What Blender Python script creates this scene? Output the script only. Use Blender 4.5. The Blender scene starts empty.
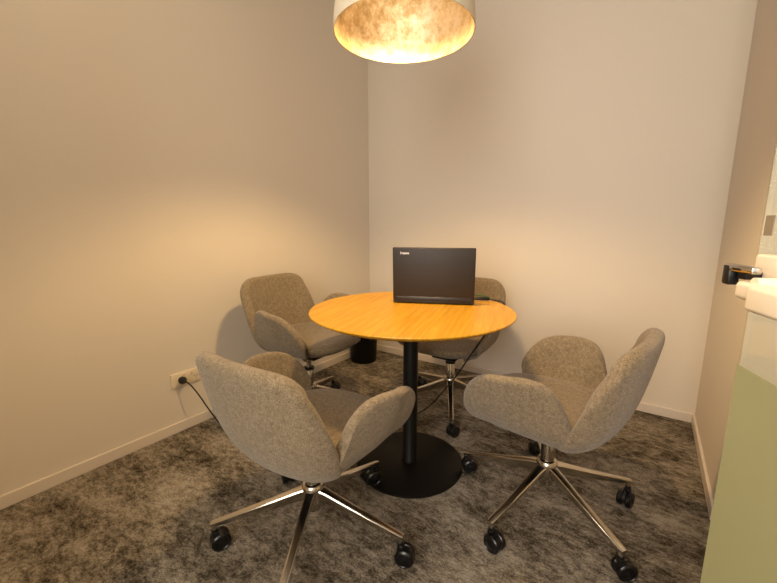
import bpy, bmesh, math, random
from mathutils import Vector, Matrix
random.seed(4)
C = bpy.context.scene
COL = C.collection
PI = math.pi

# ------------------------------------------------------------------ helpers
def lin(h):
    h = h.lstrip('#'); r = []
    for i in (0, 2, 4):
        c = int(h[i:i+2], 16)/255
        r.append(c/12.92 if c <= .04045 else ((c+.055)/1.055)**2.4)
    return (*r, 1)

def mat(name, color='#808080', rough=.5, metal=0, **kw):
    m = bpy.data.materials.new(name); m.use_nodes = True
    b = m.node_tree.nodes['Principled BSDF']
    b.inputs['Base Color'].default_value = lin(color) if isinstance(color, str) else color
    b.inputs['Roughness'].default_value = rough; b.inputs['Metallic'].default_value = metal
    for k, v in kw.items(): b.inputs[k.replace('_', ' ')].default_value = v
    return m

def nd(m, t, **kw):
    n = m.node_tree.nodes.new(t)
    for k, v in kw.items():
        if k in n.inputs.keys(): n.inputs[k].default_value = v
        else: setattr(n, k, v)
    return n

def ramp(m, stops, interp='LINEAR'):
    r = m.node_tree.nodes.new('ShaderNodeValToRGB'); r.color_ramp.interpolation = interp
    e = r.color_ramp.elements
    while len(e) < len(stops): e.new(.5)
    for s, (p, c) in zip(e, stops): s.position = p; s.color = lin(c)
    return r

def obj(name, bm, m=None, parent=None, smooth=True, angle=40):
    me = bpy.data.meshes.new(name)
    bmesh.ops.recalc_face_normals(bm, faces=bm.faces)
    if smooth:
        for f in bm.faces: f.smooth = True
        for e in bm.edges:
            if len(e.link_faces) == 2 and e.calc_face_angle(0) > math.radians(angle): e.smooth = False
    bm.to_mesh(me); bm.free()
    o = bpy.data.objects.new(name, me); COL.objects.link(o)
    if m: me.materials.append(m)
    if parent: o.parent = parent
    return o

def empty(name, loc=(0, 0, 0), rz=0):
    o = bpy.data.objects.new(name, None); COL.objects.link(o)
    o.empty_display_size = .1; o.location = loc; o.rotation_euler = (0, 0, rz)
    return o

def tag(o, label, cat, group=None):
    o['label'] = label; o['category'] = cat
    if group: o['group'] = group
    return o

def struct(o, label=None):
    o['kind'] = 'structure'
    if label: o['label'] = label
    return o

def box(bm, lo, hi, bev=0, seg=2, M=None):
    n = bmesh.new()
    bmesh.ops.create_cube(n, size=1)
    for v in n.verts:
        v.co = Vector([(lo[i]+hi[i])/2 + v.co[i]*(hi[i]-lo[i]) for i in range(3)])
    if bev: bmesh.ops.bevel(n, geom=n.edges[:], offset=bev, segments=seg, affect='EDGES', profile=.5)
    if M: n.transform(M)
    merge(bm, n)

def merge(bm, n):
    me = bpy.data.meshes.new('t'); n.to_mesh(me); n.free(); bm.from_mesh(me); bpy.data.meshes.remove(me)

def lathe(bm, prof, seg=48, M=None, closed=False):
    """prof: list of (r, z); ends on the axis are collapsed."""
    n = bmesh.new(); rings = []
    for r, z in prof:
        if r < 1e-6: rings.append([n.verts.new((0, 0, z))])
        else: rings.append([n.verts.new((r*math.cos(2*PI*k/seg), r*math.sin(2*PI*k/seg), z)) for k in range(seg)])
    pairs = list(zip(rings, rings[1:]))
    if closed: pairs.append((rings[-1], rings[0]))
    for a, b in pairs:
        for k in range(seg):
            k2 = (k+1) % seg
            if len(a) == 1 and len(b) == 1: continue
            if len(a) == 1: n.faces.new((a[0], b[k], b[k2]))
            elif len(b) == 1: n.faces.new((a[k], b[0], a[k2]))
            else: n.faces.new((a[k], b[k], b[k2], a[k2]))
    if M: n.transform(M)
    merge(bm, n)

def catmull(P, n):
    P = [Vector(p) for p in P]; out = []
    Q = [2*P[0]-P[1]] + P + [2*P[-1]-P[-2]]
    segs = len(P)-1
    for i in range(n+1):
        t = i/n*segs; k = min(int(t), segs-1); t -= k
        a, b, c, d = Q[k:k+4]
        out.append(.5*((2*b)+(c-a)*t+(2*a-5*b+4*c-d)*t*t+(3*b-a-3*c+d)*t**3))
    return out

def tube(bm, pts, r, seg=10):
    n = bmesh.new(); rings = []; up = Vector((0, 0, 1))
    pts = [Vector(p) for p in pts]; u = None
    for i, p in enumerate(pts):
        t = (pts[min(i+1, len(pts)-1)] - pts[max(i-1, 0)]).normalized()
        if u is None: u = t.cross(up if abs(t.z) < .95 else Vector((1, 0, 0))).normalized()
        else: u = (u - t*u.dot(t)).normalized()
        w = t.cross(u)
        rr = r[i] if isinstance(r, (list, tuple)) else r
        rings.append([n.verts.new(p+u*math.cos(2*PI*k/seg)*rr+w*math.sin(2*PI*k/seg)*rr) for k in range(seg)])
    for a, b in zip(rings, rings[1:]):
        for k in range(seg): n.faces.new((a[k], a[(k+1) % seg], b[(k+1) % seg], b[k]))
    n.faces.new(rings[0]); n.faces.new(rings[-1][::-1])
    merge(bm, n)

# ------------------------------------------------------------------ materials
def wall_mat(name, col):
    m = mat(name, col, .75); L = m.node_tree.links; b = m.node_tree.nodes['Principled BSDF']
    n = nd(m, 'ShaderNodeTexNoise', Scale=220.0, Detail=3.0); bp = nd(m, 'ShaderNodeBump', Strength=.04, Distance=.002)
    L.new(n.outputs[0], bp.inputs['Height']); L.new(bp.outputs[0], b.inputs['Normal'])
    b.inputs['Specular IOR Level'].default_value = .25
    return m
M_wall = wall_mat('painted_wall', '#dbd0c2')
M_ceil = wall_mat('painted_ceiling', '#e4dfd6')
M_base = mat('baseboard_paint', '#dacdc0', .35)
M_chrome = mat('polished_aluminium', '#cbc5bc', .20, 1.0)
M_gas = mat('chrome_steel', '#c4c0ba', .08, 1.0)
M_black = mat('black_plastic', '#0b0b0c', .38)
M_tyre = mat('black_caster_rubber', '#08080a', .3)
M_tblack = mat('black_powder_coat', '#0b0907', .5, Specular_IOR_Level=.25)
M_lap = mat('charcoal_laptop_plastic', '#20160c', .5)
M_lap2 = mat('dark_laptop_trim', '#1d1c1d', .35)
M_silver = mat('silver_badge', '#d8d4cc', .3, .6)
M_cord = mat('black_cord_rubber', '#0a0908', .5)
M_plate = mat('outlet_plastic', '#e2d2b8', .35)
M_red = mat('red_switch_mark', '#b3261a', .4)
M_bin = mat('dark_bin_plastic', '#0a0705', .5, Specular_IOR_Level=.25)
M_cream = mat('cream_door_hardware', '#efe3cf', .35)
M_green = mat('green_cable_sheath', '#3f6b35', .5)

def fabric():
    m = mat('oat_melange_upholstery', '#8f7f69', .95); L = m.node_tree.links; b = m.node_tree.nodes['Principled BSDF']
    tc = nd(m, 'ShaderNodeTexCoord')
    n1 = nd(m, 'ShaderNodeTexNoise', Scale=330.0, Detail=4.0, Roughness=.7)
    n2 = nd(m, 'ShaderNodeTexNoise', Scale=70.0, Detail=3.0)
    w = nd(m, 'ShaderNodeTexWave', Scale=110.0, Distortion=3.0, Detail=2.0)
    r = ramp(m, [(.32, '#574a36'), (.47, '#7e6e57'), (.60, '#94836b'), (.76, '#b0a087')])
    mx = nd(m, 'ShaderNodeMath', operation='MULTIPLY_ADD'); mx.inputs[1].default_value = .3; 
    for t in (n1, n2, w): L.new(tc.outputs['Object'], t.inputs['Vector'])
    sub = nd(m, 'ShaderNodeMath', operation='SUBTRACT'); sub.inputs[1].default_value = .5
    L.new(n2.outputs[0], sub.inputs[0]); L.new(sub.outputs[0], mx.inputs[0]); L.new(n1.outputs[0], mx.inputs[2])
    L.new(mx.outputs[0], r.inputs[0]); L.new(r.outputs[0], b.inputs['Base Color'])
    ad = nd(m, 'ShaderNodeMath', operation='MULTIPLY_ADD'); ad.inputs[1].default_value = .3
    L.new(w.outputs[1], ad.inputs[0]); L.new(n1.outputs[0], ad.inputs[2])
    bp = nd(m, 'ShaderNodeBump', Strength=.55, Distance=.003)
    L.new(ad.outputs[0], bp.inputs['Height']); L.new(bp.outputs[0], b.inputs['Normal'])
    b.inputs['Specular IOR Level'].default_value = .15
    b.inputs['Sheen Weight'].default_value = .25; b.inputs['Sheen Roughness'].default_value = .5
    return m
M_fab = fabric()

def carpet():
    m = mat('mottled_carpet', '#5c5142', 1.0); L = m.node_tree.links; b = m.node_tree.nodes['Principled BSDF']
    tc = nd(m, 'ShaderNodeTexCoord')
    mp = nd(m, 'ShaderNodeMapping'); mp.inputs['Scale'].default_value = (1.0, 1.7, 1); mp.inputs['Rotation'].default_value = (0, 0, .25)
    L.new(tc.outputs['Object'], mp.inputs[0])
    a = nd(m, 'ShaderNodeTexNoise', Scale=3.4, Detail=8.0, Roughness=.68, Distortion=.25)
    s = nd(m, 'ShaderNodeTexNoise', Scale=26.0, Detail=5.0, Roughness=.72, Distortion=.3)
    f = nd(m, 'ShaderNodeTexNoise', Scale=120.0, Detail=4.0, Roughness=.75)
    v = nd(m, 'ShaderNodeTexVoronoi', Scale=260.0)
    for t in (a, s): L.new(mp.outputs[0], t.inputs['Vector'])
    for t in (f, v): L.new(tc.outputs['Object'], t.inputs['Vector'])
    # tile to tile difference (half metre carpet tiles)
    br = nd(m, 'ShaderNodeTexBrick', Scale=1.0); br.offset = .5
    br.inputs['Color1'].default_value = (0, 0, 0, 1); br.inputs['Color2'].default_value = (1, 1, 1, 1)
    br.inputs['Mortar'].default_value = (.35, .35, .35, 1); br.inputs['Mortar Size'].default_value = .0025
    br.inputs['Brick Width'].default_value = .5; br.inputs['Row Height'].default_value = .5
    L.new(tc.outputs['Object'], br.inputs['Vector'])
    def madd(src, k, addsrc):
        n = nd(m, 'ShaderNodeMath', operation='MULTIPLY_ADD'); n.inputs[1].default_value = k
        L.new(src, n.inputs[0])
        if isinstance(addsrc, float): n.inputs[2].default_value = addsrc
        else: L.new(addsrc, n.inputs[2])
        return n.outputs[0]
    x = madd(a.outputs[0], 1.1, -.85 + .035)
    x = madd(s.outputs[0], 1.0, x)
    x = madd(f.outputs[0], .75, x)
    x = madd(br.outputs[0], .07, x)
    r = ramp(m, [(.30, '#231e18'), (.44, '#463e34'), (.58, '#6d6356'), (.72, '#8f8475'), (.88, '#aba090')])
    L.new(x, r.inputs[0]); L.new(r.outputs[0], b.inputs['Base Color'])
    h = madd(v.outputs[0], .6, f.outputs[0])
    bp = nd(m, 'ShaderNodeBump', Strength=.9, Distance=.006)
    L.new(h, bp.inputs['Height']); L.new(bp.outputs[0], b.inputs['Normal'])
    b.inputs['Specular IOR Level'].default_value = .08
    return m
M_carpet = carpet()

def oak(name='oak_veneer'):
    m = mat(name, '#c98a35', .38); L = m.node_tree.links; b = m.node_tree.nodes['Principled BSDF']
    tc = nd(m, 'ShaderNodeTexCoord')
    mp = nd(m, 'ShaderNodeMapping'); mp.inputs['Scale'].default_value = (1.2, 26, 1)
    m0 = nd(m, 'ShaderNodeMapping'); m0.inputs['Rotation'].default_value = (0, 0, math.radians(-106))
    L.new(tc.outputs['Object'], m0.inputs[0]); L.new(m0.outputs[0], mp.inputs[0])
    n = nd(m, 'ShaderNodeTexNoise', Scale=3.0, Detail=6.0, Roughness=.65); n2 = nd(m, 'ShaderNodeTexNoise', Scale=18.0, Detail=4.0)
    L.new(mp.outputs[0], n.inputs['Vector']); L.new(mp.outputs[0], n2.inputs['Vector'])
    ad = nd(m, 'ShaderNodeMath', operation='MULTIPLY_ADD'); ad.inputs[1].default_value = .35
    L.new(n2.outputs[0], ad.inputs[0]); L.new(n.outputs[0], ad.inputs[2])
    r = ramp(m, [(.45, '#bb8418'), (.62, '#cc921f'), (.80, '#dba52e')])
    L.new(ad.outputs[0], r.inputs[0]); L.new(r.outputs[0], b.inputs['Base Color'])
    return m
M_oak = oak()

def leaf():
    m = mat('gilded_leaf_interior', '#d8b878', .35, .55); L = m.node_tree.links; b = m.node_tree.nodes['Principled BSDF']
    tc = nd(m, 'ShaderNodeTexCoord')
    n = nd(m, 'ShaderNodeTexNoise', Scale=30.0, Detail=8.0, Roughness=.75, Distortion=.2)
    n2 = nd(m, 'ShaderNodeTexNoise', Scale=4.0, Detail=3.0)
    for t in (n, n2): L.new(tc.outputs['Object'], t.inputs['Vector'])
    ad = nd(m, 'ShaderNodeMath', operation='MULTIPLY_ADD'); ad.inputs[1].default_value = .5
    L.new(n2.outputs[0], ad.inputs[0]); L.new(n.outputs[0], ad.inputs[2])
    r = ramp(m, [(.50, '#a08458'), (.66, '#cbb184'), (.80, '#e6d6b4'), (.95, '#f4ecdc')])
    L.new(ad.outputs[0], r.inputs[0]); L.new(r.outputs[0], b.inputs['Base Color'])
    rr = nd(m, 'ShaderNodeMapRange'); rr.inputs['To Min'].default_value = .55; rr.inputs['To Max'].default_value = .22
    L.new(n.outputs[0], rr.inputs['Value']); L.new(rr.outputs[0], b.inputs['Roughness'])
    bp = nd(m, 'ShaderNodeBump', Strength=.25, Distance=.01); L.new(n.outputs[0], bp.inputs['Height']); L.new(bp.outputs[0], b.inputs['Normal'])
    return m
M_leaf = leaf()
M_shade = mat('matt_white_plaster_shade', '#d9cdb8', .7)

def glass(name, film=False):
    m = bpy.data.materials.new(name); m.use_nodes = True; t = m.node_tree; t.nodes.clear(); L = t.links
    out = t.nodes.new('ShaderNodeOutputMaterial'); tr = t.nodes.new('ShaderNodeBsdfTransparent'); gl = t.nodes.new('ShaderNodeBsdfGlossy')
    gl.inputs['Roughness'].default_value = .02; fr = t.nodes.new('ShaderNodeFresnel'); fr.inputs['IOR'].default_value = 1.18
    tr.inputs[0].default_value = (.95, .965, .93, 1)
    mx = t.nodes.new('ShaderNodeMixShader')
    if film:
        df = t.nodes.new('ShaderNodeBsdfDiffuse'); df.inputs[0].default_value = lin('#c3c4a0')
        tl = t.nodes.new('ShaderNodeBsdfTranslucent'); tl.inputs[0].default_value = lin('#c9caa4')
        m1 = t.nodes.new('ShaderNodeMixShader'); m1.inputs[0].default_value = .45
        L.new(df.outputs[0], m1.inputs[1]); L.new(tl.outputs[0], m1.inputs[2])
        m2 = t.nodes.new('ShaderNodeMixShader'); m2.inputs[0].default_value = .80
        L.new(tr.outputs[0], m2.inputs[1]); L.new(m1.outputs[0], m2.inputs[2]); src = m2.outputs[0]
    else: src = tr.outputs[0]
    mx.inputs[0].default_value = .05; t.nodes.remove(fr); L.new(src, mx.inputs[1]); L.new(gl.outputs[0], mx.inputs[2]); L.new(mx.outputs[0], out.inputs[0])
    return m
M_glass = glass('clear_greenish_glass'); M_film = glass('frosted_film', True)

# ------------------------------------------------------------------ room shell
RW, YR, XA, YF, H = 2.30, -0.868, 2.62, -2.95, 2.9
T = .12
def sbox(name, lo, hi, m, bev=0):
    bm = bmesh.new(); box(bm, lo, hi, bev); return struct(obj(name, bm, m, smooth=False))
sbox('floor', (-T, YF-1.6, -.1), (XA+T, T, 0), M_carpet)
sbox('ceiling', (-T, YF-1.6, H), (XA+T, T, H+.1), M_ceil)
sbox('wall_left', (-T, YF-1.6, 0), (0, T, H), M_wall)
sbox('wall_back', (0, 0, 0), (RW, T, H), M_wall)
sbox('wall_right', (RW, YR, 0), (XA, T, H), M_wall)
sbox('wall_alcove', (XA, YF-1.6, 0), (XA+T, YR, H), M_wall)
# the glazed front of the room, behind the camera: solid piece, pane and head above the door opening
sbox('wall_front', (0, YF-.1, 0), (1.1, YF, H), M_wall)
sbox('wall_front_head', (1.1, YF-.1, 2.8), (XA, YF, H), M_wall)
sbox('wall_corridor', (-T, YF-1.7, 0), (XA+T, YF-1.6, H), M_wall)
BH, BT = .055, .012
sbox('baseboard_left', (0, YF, 0), (BT, 0, BH), M_base, .003)
sbox('baseboard_back', (BT, -BT, 0), (RW-BT, 0, BH), M_base, .003)
sbox('baseboard_right', (RW-BT, YR-BT, 0), (RW, 0, BH), M_base, .003)
sbox('baseboard_alcove', (RW, YR-BT, 0), (XA, YR, BH), M_base, .003)
bm = bmesh.new()
for x in (1.1, 1.47): box(bm, (x, YF-.07, 0), (x+.04, YF-.03, 2.75))
box(bm, (1.1, YF-.07, 0), (1.51, YF-.03, .05)); box(bm, (1.1, YF-.07, 2.75), (XA, YF-.03, 2.8))
wf = struct(obj('window_1', bm, M_tblack, smooth=False))
bm = bmesh.new(); box(bm, (1.14, YF-.055, .05), (1.47, YF-.045, 2.75))
obj('pane', bm, M_glass, wf, smooth=False)

# ------------------------------------------------------------------ glass door standing open on the right
EDGE = Vector((2.128, -1.8935, 0)); DA = math.radians(-71)
DM = Matrix.Translation(EDGE) @ Matrix.Rotation(DA, 4, 'Z')      # local x runs from the free edge to the hinge side
ZF = .905; DL = .98
door = empty('door_1', EDGE, DA); struct(door, 'open frosted glass door with lever handle at the right edge of the photo')
bm = bmesh.new(); box(bm, (0, -.005, .012), (DL, .005, 2.22), .0012, 1); obj('glass_panel', bm, M_glass, door, smooth=False)
bm = bmesh.new(); box(bm, (.001, -.0062, .013), (DL-.002, -.0052, ZF)); obj('privacy_film', bm, M_film, door, smooth=False)

# ------------------------------------------------------------------ chair
def petal(Tc, Pc, Uc, nu, nv, th, crown=.0):
    """padded flap: rim curve Tc, lower corner curve Pc, hidden root curve Uc"""
    Tu, Pu, Uu = catmull(Tc, nu), catmull(Pc, nu), catmull(Uc, nu)
    G = []
    for i in range(nu+1):
        row = []
        for j in range(nv+1):
            t = j/nv; U, P1, R = Uu[i], Pu[i], Tu[i]; P2 = P1.lerp(R, .42)
            row.append((1-t)**3*U + 3*(1-t)**2*t*P1 + 3*(1-t)*t*t*P2 + t**3*R)
        G.append(row)
    N = []
    for i in range(nu+1):
        row = []
        for j in range(nv+1):
            du = G[min(i+1, nu)][j]-G[max(i-1, 0)][j]; dv = G[i][min(j+1, nv)]-G[i][max(j-1, 0)]
            row.append(du.cross(dv).normalized())
        N.append(row)
    # make normals point to the seat centre
    mid = G[nu//2][nv*3//4]; s = 1 if N[nu//2][nv*3//4].dot(Vector((0, 0, .62))-mid) > 0 else -1
    bm = bmesh.new(); rings = []
    for i in range(nu+1):
        e = min(i, nu-i)/nu                    # thin towards both ends
        tt = th*min(1, .45+ 5*e)
        ring = [G[i][j] for j in range(nv+1)]
        top, n = G[i][nv], N[i][nv]*s; tdir = (G[i][nv]-G[i][nv-1]).normalized()
        c = top + n*tt*.5
        for k in range(1, 8):
            a = PI*k/8
            ring.append(c - n*math.cos(a)*tt*.5 + tdir*math.sin(a)*tt*.5)
        for j in range(nv, -1, -1):
            t = j/nv
            ring.append(G[i][j] + N[i][j]*s*tt*(1+crown*math.sin(PI*min(1, max(0, (t-.4)/.6)))))
        rings.append([bm.verts.new(p) for p in ring])
    m = len(rings[0])
    for a, b in zip(rings, rings[1:]):
        for k in range(m): bm.faces.new((a[k], a[(k+1) % m], b[(k+1) % m], b[k]))
    for r in (rings[0], rings[-1]):
        bm.faces.new(r)
    bmesh.ops.remove_doubles(bm, verts=bm.verts, dist=.0004)
    return bm

def mir(P): return [(x, -y, z) for x, y, z in P]
ARM_T = [(.190, .180, .424), (.225, .222, .436), (.240, .254, .470), (.225, .286, .538), (.184, .309, .592), (.126, .318, .624), (.066, .324, .634), (.004, .312, .640), (-.048, .295, .631), (-.080, .277, .600), (-.098, .263, .552), (-.112, .249, .500), (-.126, .232, .462), (-.136, .21, .44)]
ARM_P = [(.205, .200, .425), (.215, .212, .420), (.212, .224, .412), (.195, .234, .405), (.165, .240, .400), (.125, .244, .396), (.075, .246, .392), (.02, .246, .390), (-.03, .242, .389), (-.065, .236, .390), (-.090, .226, .395), (-.108, .214, .402), (-.125, .200, .410), (-.14, .185, .415)]
ARM_U = [(x*.6, .12, .395) for x, y, z in ARM_P]
BHALF_T = [(-.082, .212, .440), (-.110, .238, .484), (-.140, .250, .540), (-.172, .253, .598), (-.206, .247, .655), (-.240, .232, .706), (-.266, .197, .742), (-.285, .146, .756), (-.294, .075, .758)]
BACK_T = BHALF_T + [(-.297, 0, .758)] + mir(BHALF_T)[::-1]
BHALF_P = [(-.075, .215, .402), (-.095, .228, .394), (-.120, .232, .389), (-.148, .224, .387), (-.172, .206, .386), (-.194, .176, .386), (-.210, .136, .387), (-.222, .090, .388), (-.228, .045, .388)]
BACK_P = BHALF_P + [(-.230, 0, .388)] + mir(BHALF_P)[::-1]
BACK_U = [(-.04+x*.25, y*.35, .385) for x, y, z in BACK_P]

def seat_bm():
    bm = bmesh.new(); seg = 72
    def rad(a, kx, ky, e):
        c, s = math.cos(a), math.sin(a)
        k = kx if c > 0 else .20
        return (abs(c/k)**e + abs(s/ky)**e)**(-1/e)
    prof = [(0, .378), (.25, .379), (.5, .386), (.72, .402), (.88, .422), (.97, .441), (1.0, .456), (.985, .471), (.94, .482), (.85, .487), (.65, .486), (.4, .482), (0, .480)]
    rings = []
    for q, z in prof:
        if q == 0: rings.append([bm.verts.new((0.02, 0, z))]); continue
        ring = []
        for k in range(seg):
            a = 2*PI*k/seg; r = rad(a, .312, .236, 2.9)*q
            x = r*math.cos(a)
            zz = z - (.010*max(0, (x-.15)/.16)**2 if z > .45 else 0)
            if z > .47: zz -= .012*max(0, 1-q*1.0)*max(0, 1-abs(x+.05)/.2)
            ring.append(bm.verts.new((x, r*math.sin(a), zz)))
        rings.append(ring)
    for a, b in zip(rings, rings[1:]):
        for k in range(seg):
            k2 = (k+1) % seg
            if len(a) == 1: bm.faces.new((a[0], b[k], b[k2]))
            elif len(b) == 1: bm.faces.new((a[k], b[0], a[k2]))
            else: bm.faces.new((a[k], b[k], b[k2], a[k2]))
    return bm

def leg_bm(a):
    """one spoke of the star base: ridged, tapering bar from the hub down to the caster"""
    bm = bmesh.new()
    secs = [(.020, .190, .021, .048), (.060, .180, .0165, .044), (.15, .155, .0140, .035), (.25, .130, .0125, .027), (.335, .1085, .0120, .018), (.345, .105, .0100, .014)]
    rings = []
    for r, zt, w, h in secs:
        pts = [(-w*.80, zt-.001), (-w*.45, zt), (w*.45, zt), (w*.80, zt-.001), (w, zt-h*.12), (w*.80, zt-h*.55), (w*.42, zt-h), (-w*.42, zt-h), (-w*.80, zt-h*.55), (-w, zt-h*.12)]
        rings.append([bm.verts.new((r, y, z)) for y, z in pts])
    for p, q in zip(rings, rings[1:]):
        for k in range(len(p)): bm.faces.new((p[k], p[(k+1) % len(p)], q[(k+1) % len(p)], q[k]))
    bm.faces.new(rings[0]); bm.faces.new(rings[-1])
    lathe(bm, [(0, .100), (.0085, .100), (.0085, .074), (0, .074)], 16, Matrix.Translation((.334, 0, 0)))
    bm.transform(Matrix.Rotation(a, 4, 'Z'))
    return bm

def caster(parent, a, swivel, dz=0):
    tip = Vector((.334*math.cos(a), .334*math.sin(a), 0)); R = .0315
    tip.z = dz      # a caster parked on the table's foot disc stands a little higher
    MM = Matrix.Translation(tip) @ Matrix.Rotation(swivel, 4, 'Z')
    bm = bmesh.new()
    lathe(bm, [(0, .080), (.010, .080), (.011, .060), (.008, .040), (0, .040)], 16, MM)
    # hood between the wheels
    prof = []
    for k in range(13):
        t = PI*(-.12+1.2*k/12); prof.append((-.016+math.cos(t)*.030, .0325+math.sin(t)*.030))
    n = bmesh.new()
    A = [n.verts.new((x, -.0055, z)) for x, z in prof]; B = [n.verts.new((x, .0055, z)) for x, z in prof]
    for k in range(12): n.faces.new((A[k], A[k+1], B[k+1], B[k]))
    n.faces.new((A[0], B[0], B[-1], A[-1])); n.faces.new(A); n.faces.new(B[::-1])
    n.transform(MM); merge(bm, n)
    box(bm, (-.012, -.012, .056), (.008, .012, .070), .003, 2, MM)
    c = obj('caster', bm, M_black, parent)
    for s in (-1, 1):
        bm = bmesh.new()
        Mw = MM @ Matrix.Translation((-.016, s*.0155, R)) @ Matrix.Rotation(-s*PI/2, 4, 'X')
        lathe(bm, [(0, -.009), (R-.003, -.009), (R, -.006), (R, .005), (R-.004, .0095), (R-.008, .0105), (R-.010, .0085), (.012, .0095), (.006, .013), (0, .0135)], 32, Mw)
        obj('wheel', bm, M_tyre, c, angle=35)

def make_chair(base_angle, swivels, lift, shift, raised):
    r = empty('swivel_chair')
    up = Matrix.Translation((shift, 0, lift))
    def add(name, bm, m, **k): bm.transform(up); return obj(name, bm, m, r, **k)
    add('seat', seat_bm(), M_fab, angle=80)
    add('armrest', petal(ARM_T, ARM_P, ARM_U, 60, 20, .036), M_fab, angle=80)
    add('armrest', petal(mir(ARM_T), mir(ARM_P), mir(ARM_U), 60, 20, .036), M_fab, angle=80)
    add('backrest', petal(BACK_T, BACK_P, BACK_U, 120, 26, .052), M_fab, angle=80)
    # seat plate under the upholstery
    bm = bmesh.new(); box(bm, (-.11, -.075, .352), (.11, .075, .384), .010, 3); lathe(bm, [(0, .330), (.030, .330), (.036, .355), (0, .355)], 24)
    bm.transform(Matrix.Translation((0, 0, lift))); obj('seat_plate', bm, M_tblack, r)
    bm = bmesh.new()
    lathe(bm, [(0, .10), (.026, .10), (.026, .285), (.024, .290), (0, .290)], 28)
    lathe(bm, [(0, .28), (.0150, .28), (.0150, .352+lift), (0, .352+lift)], 24)
    col = obj('gas_column', bm, M_gas, r)
    bm = bmesh.new(); lathe(bm, [(0, .288), (.030, .288), (.030, .300), (.017, .302), (0, .302)], 28)
    obj('collar', bm, M_black, col)
    bm = bmesh.new(); lathe(bm, [(0, .125), (.026, .125), (.036, .150), (.040, .185), (.036, .200), (.029, .205), (0, .205)], 36)
    obj('base_hub', bm, M_chrome, r)
    for k in range(5):
        a = base_angle + k*2*PI/5
        obj('base_leg', leg_bm(a), M_chrome, r, angle=25)
        caster(r, a, swivels[k], .0122 if k == raised else 0)
    return r

def put_chair(x, y, face, base_deg, lift, sw, label, shift=-.018, raised=None):
    f = math.radians(face)
    c = make_chair(math.radians(base_deg)-f, [math.radians(s)-f for s in sw], lift, shift, raised)
    c.location = (x, y, 0); c.rotation_euler = (0, 0, f)
    tag(c, label, 'chair', 'swivel tub chairs around the round table')
    return c
put_chair(1.097, -1.766, 91, 12, -.055, (200, 60, 150, 250, 20), 'oat fabric swivel chair nearest the camera on the left, its back turned to the viewer', -.006, 1)
put_chair(1.752, -1.149, 172, 35.8, -.036, (75, 310, 215, 160, 215), 'oat fabric swivel chair on the right seen side-on, facing the table', -.018, 2)
put_chair(.457, -1.172, 3, 38, .022, (100, 210, 80, 330, 190), 'oat fabric swivel chair against the left wall, its backrest front in full view')
put_chair(1.082, -.618, -88, -63, -.015, (250, 30, 110, 180, 300), 'oat fabric swivel chair behind the table, mostly hidden by the laptop')

# ------------------------------------------------------------------ round table
tbl = empty('round_table', (1.166, -1.218, 0)); tag(tbl, 'round oak-topped table on a black pedestal with disc foot', 'table')
bm = bmesh.new(); lathe(bm, [(0, .716), (.405, .716), (.432, .729), (.4385, .734), (.440, .737), (.4385, .740), (0, .740)], 160); obj('tabletop', bm, M_oak, tbl)
bm = bmesh.new(); lathe(bm, [(0, .012), (.036, .012), (.036, .022), (.033, .026), (.033, .716), (0, .716)], 48); obj('column', bm, M_tblack, tbl)
bm = bmesh.new(); lathe(bm, [(0, .706), (.16, .706), (.165, .7155), (0, .7155)], 48); obj('mounting_plate', bm, M_tblack, tbl)
bm = bmesh.new(); lathe(bm, [(0, 0), (.246, 0), (.247, .002), (.247, .009), (.244, .011), (0, .012)], 128); obj('base_disc', bm, M_tblack, tbl)

# ------------------------------------------------------------------ laptop
P0, P1 = Vector((1.033, -1.164, 0)), Vector((1.372, -1.011, 0))
la = math.atan2(P1.y-P0.y, P1.x-P0.x); W = (P1-P0).length
lap = empty('laptop', ((P0.x+P1.x)/2, (P0.y+P1.y)/2, .7402), la)
tag(lap, 'dark laptop standing open on the round table, lid back towards the camera', 'laptop')
bm = bmesh.new(); box(bm, (-W/2, .004, .003), (W/2, .250, .026), .006, 3)
for x in (-.15, .15):
    for y in (.03, .22): box(bm, (x-.012, y-.006, 0), (x+.012, y+.006, .004), .001, 1)
obj('laptop_base', bm, M_lap2, lap)
bm = bmesh.new()
for r_ in range(5):
    n = 14 - (r_ == 4)*6
    for k in range(n):
        w_ = .30/n; x = -.15+k*w_; box(bm, (x+.0015, .075+.019*(4-r_)-.0, .0262), (x+w_-.0015, .075+.019*(4-r_)+.016, .0285), .0008, 1)
kb = obj('keyboard', bm, M_black, lap, smooth=False)
bm = bmesh.new(); box(bm, (-.045, .185, .0258), (.045, .235, .0266), .0004, 1); obj('touchpad', bm, M_lap, lap, smooth=False)
LM = Matrix.Translation((0, .010, .020)) @ Matrix.Rotation(math.radians(4), 4, 'X')
bm = bmesh.new(); box(bm, (-W/2, -.008, .0), (W/2, .004, .242), .005, 3, LM); lid = obj('lid', bm, M_lap, lap)
bm = bmesh.new(); box(bm, (-W/2+.008, .0045, .012), (W/2-.008, .0062, .236), .0005, 1, LM); obj('screen', bm, M_black, lid, smooth=False)
bm = bmesh.new(); box(bm, (-W/2+.012, -.010, -.006), (W/2-.012, .006, .016), .005, 3, LM); obj('hinge_bar', bm, M_lap2, lap)
cu = bpy.data.curves.new('badge_text', 'FONT'); cu.body = 'lenovo'; cu.size = .0145; cu.extrude = .0004; cu.offset = .0008
to = bpy.data.objects.new('badge_text', cu); COL.objects.link(to)
dg = bpy.context.evaluated_depsgraph_get(); me = bpy.data.meshes.new_from_object(to.evaluated_get(dg)); bpy.data.objects.remove(to)
bd = bpy.data.objects.new('badge_text', me); COL.objects.link(bd); me.materials.clear(); me.materials.append(M_silver)
me.transform(LM @ Matrix.Translation((-W/2+.036, -.0085, .212)) @ Matrix.Rotation(PI/2, 4, 'X')); bd.parent = lid
bd['label'] = 'small silver lettering badge'
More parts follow.
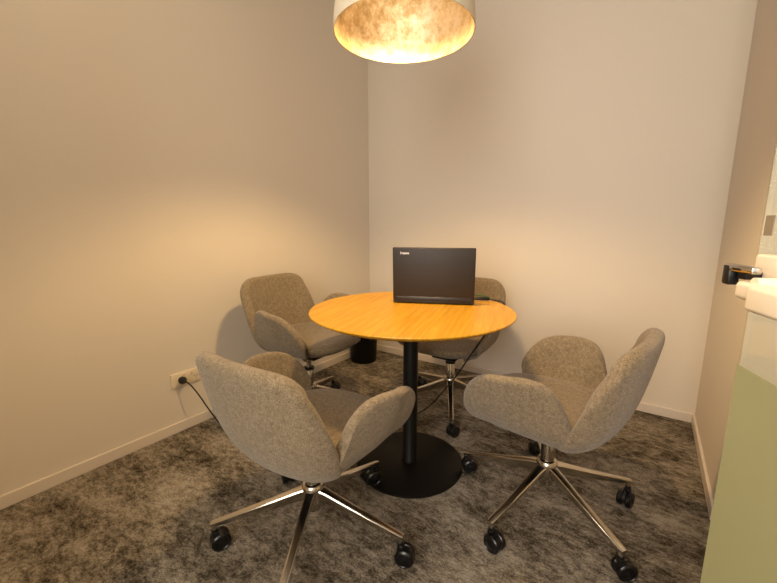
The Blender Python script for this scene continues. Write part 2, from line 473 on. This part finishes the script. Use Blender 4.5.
bm = bmesh.new(); box(bm, (W/2-.045, -.0088, .010), (W/2-.030, -.0078, .014), 0, 1, LM); obj('regulatory_mark', bm, M_black, lid, smooth=False)

# ------------------------------------------------------------------ outlet and power cord
out = empty('wall_outlet', (0, -1.642, .2885)); tag(out, 'white double power outlet low on the left wall', 'power outlet')
bm = bmesh.new(); box(bm, (0, -.078, -.038), (.010, .078, .038), .003, 2); obj('face_plate', bm, M_plate, out)
for y in (-.012, .030):
    bm = bmesh.new(); box(bm, (.0095, y-.006, .008), (.0135, y+.006, .026), .0015, 2); sw = obj('switch', bm, M_plate, out)
    bm = bmesh.new(); box(bm, (.0133, y-.003, .019), (.0140, y+.003, .023)); obj('red_mark', bm, M_red, sw, smooth=False)
bm = bmesh.new()
for (dy, dz, a) in ((-.007, .006, .5), (.007, .006, -.5), (0, -.008, 0)):
    box(bm, (.0098, -.001, -.004), (.0104, .001, .004), 0, 1, Matrix.Translation((0, .052+dy, -.008+dz)) @ Matrix.Rotation(a, 4, 'X'))
obj('socket_slots', bm, M_black, out, smooth=False)
cord = empty('power_cord', (.022, -1.668, .285)); tag(cord, 'black power cord from the left wall outlet across the carpet up to the laptop', 'power cord')
IM = Matrix.Translation(-Vector(cord.location))
bm = bmesh.new()
lathe(bm, [(0, -.011), (.019, -.011), (.020, .0), (.018, .012), (.009, .020), (.0055, .034), (0, .034)], 28, Matrix.Translation((.022, -1.668, .285)) @ Matrix.Rotation(PI/2, 4, 'Y'))
bm.transform(IM); obj('plug', bm, M_black, cord)
path = [(.05, -1.668, .285), (.075, -1.655, .268), (.098, -1.625, .200), (.120, -1.590, .110), (.145, -1.562, .040), (.175, -1.545, .0065), (.26, -1.53, .005), (.42, -1.46, .005), (.60, -1.43, .005),
        (.74, -1.33, .005), (.85, -1.12, .005), (.90, -.95, .005), (.965, -.84, .010), (1.06, -.83, .09), (1.13, -.84, .18), (1.215, -.845, .30), (1.30, -.865, .44), (1.385, -.885, .58), (1.445, -.895, .68), (1.468, -.880, .728), (1.455, -.878, .7475),
        (1.43, -.868, .7465), (1.405, -.862, .7475), (1.385, -.868, .750)]
bm = bmesh.new(); tube(bm, catmull(path, 260), .0034, 8); bm.transform(IM); obj('cord', bm, M_cord, cord)
bm = bmesh.new(); tube(bm, [(1.392, -.866, .750), (1.388, -.868, .7505), (1.362, -.884, .752), (1.325, -.905, .753), (1.318, -.909, .753)], [.004, .0075, .0085, .0075, .0045], 14)
bm.transform(IM); obj('connector', bm, M_black, cord)
gc = tag(obj('network_cable', (lambda b: (tube(b, catmull([(1.312, -.845, .756), (1.335, -.825, .756), (1.355, -.812, .750), (1.365, -.80, .7445), (1.36, -.785, .7435)], 50), .0032, 8), b)[1])(bmesh.new()), M_green), 'thin green cable end beside the laptop on the table', 'cable')

# ------------------------------------------------------------------ waste bin in the corner
wb = empty('waste_bin', (.135, -.265, 0)); tag(wb, 'round black waste bin on the floor in the back left corner', 'waste bin')
bm = bmesh.new(); lathe(bm, [(0, 0), (.100, 0), (.104, .006), (.118, .30), (.115, .30), (.101, .012), (0, .012)], 56); obj('bin_body', bm, M_bin, wb)
bm = bmesh.new(); lathe(bm, [(.114, .296), (.120, .296), (.122, .302), (.120, .308), (.114, .308), (.112, .302)], 56, closed=True); obj('rim', bm, M_bin, wb)

# ------------------------------------------------------------------ pendant lamp
lamp = empty('pendant_lamp', (1.183, -1.318, 1.79)); tag(lamp, 'large white dome pendant lamp with gilded inside above the table', 'lamp')
def dome(n=28, R=.256, hh=.30):
    return [(R*math.cos(t)**.75 if t < PI/2-1e-6 else 0, hh*math.sin(t)) for t in [PI/2*k/n for k in range(n+1)]]
d = dome()
bm = bmesh.new(); inner = [(r*.985 if r else 0, z*.985) for r, z in d]
lathe(bm, d + [] , 96); sh = obj('lamp_shade', bm, M_shade, lamp); 
bm = bmesh.new(); lathe(bm, [(.256, 0)] + [(.2545, -.001)] + inner, 96); obj('gilded_lining', bm, M_leaf, sh)
bm = bmesh.new(); lathe(bm, [(0, .298), (.03, .298), (.03, .34), (.022, .345), (.004, .35), (.004, H-1.79-.03), (0, H-1.79-.03)], 24); obj('suspension_cord', bm, M_black, lamp)
bm = bmesh.new(); lathe(bm, [(0, H-1.79-.04), (.05, H-1.79-.04), (.055, H-1.79-.03), (.055, H-1.79), (0, H-1.79)], 32); obj('ceiling_rose', bm, M_shade, lamp)
bm = bmesh.new(); lathe(bm, [(0, .225), (.020, .225), (.022, .29), (0, .29)], 24); obj('lamp_holder', bm, M_shade, lamp)
M_bulb = bpy.data.materials.new('glowing_bulb'); M_bulb.use_nodes = True
t_ = M_bulb.node_tree; t_.nodes.clear(); o_ = t_.nodes.new('ShaderNodeOutputMaterial'); e_ = t_.nodes.new('ShaderNodeEmission')
e_.inputs[0].default_value = (1, .60, .24, 1); e_.inputs[1].default_value = 12; t_.links.new(e_.outputs[0], o_.inputs[0])
bm = bmesh.new(); lathe(bm, [(0, .165), (.016, .167), (.026, .176), (.030, .190), (.026, .205), (.016, .22), (.014, .23), (0, .23)], 24); obj('bulb', bm, M_bulb, lamp)

# ------------------------------------------------------------------ door handle and strike
def dpart(name, fn, m, parent=door, **k):
    bm = bmesh.new(); fn(bm); return obj(name, bm, m, parent, **k)
ZH = 1.03
lock = dpart('lock_case', lambda b: (box(b, (.030, -.022, ZH-.012), (.120, -.0063, ZH+.034), .004, 3), box(b, (.030, .0052, ZH-.012), (.120, .020, ZH+.034), .004, 3)), M_cream)
dpart('lever_handle', lambda b: (tube(b, [(.085, -.020, ZH), (.085, -.048, ZH)], .009, 16), box(b, (.066, -.058, ZH-.019), (.190, -.046, ZH+.003), .006, 4), box(b, (.092, -.060, ZH-.030), (.190, -.047, ZH+.001), .006, 4)), M_cream)
dpart('latch_body', lambda b: (box(b, (.014, -.0475, ZH-.008), (.030, -.034, ZH+.0195), .003, 2), box(b, (.034, -.040, ZH+.002), (.050, -.0063, ZH+.012))), M_black)
dpart('latch_bar', lambda b: box(b, (.014, -.047, ZH+.011), (.075, -.036, ZH+.020), .002, 2), M_gas)
dpart('hinge', lambda b: (box(b, (DL-.06, -.02, .02), (DL+.01, .02, .07), .004, 2), box(b, (DL-.06, -.02, 2.15), (DL+.01, .02, 2.22), .004, 2)), M_gas)
dpart('sticker', lambda b: box(b, (.010, -.0064, 1.087), (.026, -.0053, 1.113)), mat('grey_brown_speckle', '#8b7d68', .6), smooth=False)['label'] = 'small grey-brown sticker'

# ------------------------------------------------------------------ lights
def area(name, loc, rot, sx, sy, power, color, spread=PI):
    l = bpy.data.lights.new(name, 'AREA'); l.shape = 'RECTANGLE'; l.size = sx; l.size_y = sy; l.energy = power; l.color = color; l.spread = spread
    o = bpy.data.objects.new(name, l); o.location = loc; o.rotation_euler = rot; COL.objects.link(o); return o
pl = bpy.data.lights.new('pendant_light', 'SPOT'); pl.energy = 65; pl.color = (1, .66, .29); pl.shadow_soft_size = .06
pl.spot_size = math.radians(140); pl.spot_blend = .5
po = bpy.data.objects.new('pendant_light', pl); po.location = (1.183, -1.318, 1.93); COL.objects.link(po)
gl = bpy.data.lights.new('pendant_glow', 'POINT'); gl.energy = .7; gl.color = (1, .88, .72); gl.shadow_soft_size = .03
go = bpy.data.objects.new('pendant_glow', gl); go.location = (1.183, -1.318, 1.915); COL.objects.link(go)
area('front_fill', (2.05, YF-1.55, 1.75), (PI/2, 0, math.radians(6)), 1.1, 2.0, 80, (1, .97, .93))  # unseen panel added behind the camera, assumed source of the back wall's cool light
area('corridor_fill', (1.3, YF-.8, H-.05), (0, 0, 0), 2.0, .5, 25, (1, .86, .68))  # added overhead fill in the corridor, out of view, to lift overall brightness
area('ceiling_fill', (.9, -2.3, H-.02), (0, 0, 0), .6, .6, 8.5, (1, .84, .62))  # warm fill added under the ceiling for the left wall, no fixture modelled
w = bpy.data.worlds.new('World'); C.world = w; w.use_nodes = True
w.node_tree.nodes['Background'].inputs[0].default_value = (1, .88, .75, 1); w.node_tree.nodes['Background'].inputs[1].default_value = .3

# ------------------------------------------------------------------ camera
cam = bpy.data.cameras.new('camera'); cam.sensor_width = 36; cam.lens = 377.29/777*36; cam.clip_start = .02
co = bpy.data.objects.new('camera', cam); COL.objects.link(co)
co.location = (2.0052, -2.6032, 1.1006)
co.rotation_euler = (PI/2-.1743, 0, math.atan2(.561035, .809423))
C.camera = co
C.view_settings.view_transform = 'Standard'; C.view_settings.look = 'None'; C.view_settings.gamma = 1
C.view_settings.use_curve_mapping = False; C.view_settings.exposure = 0
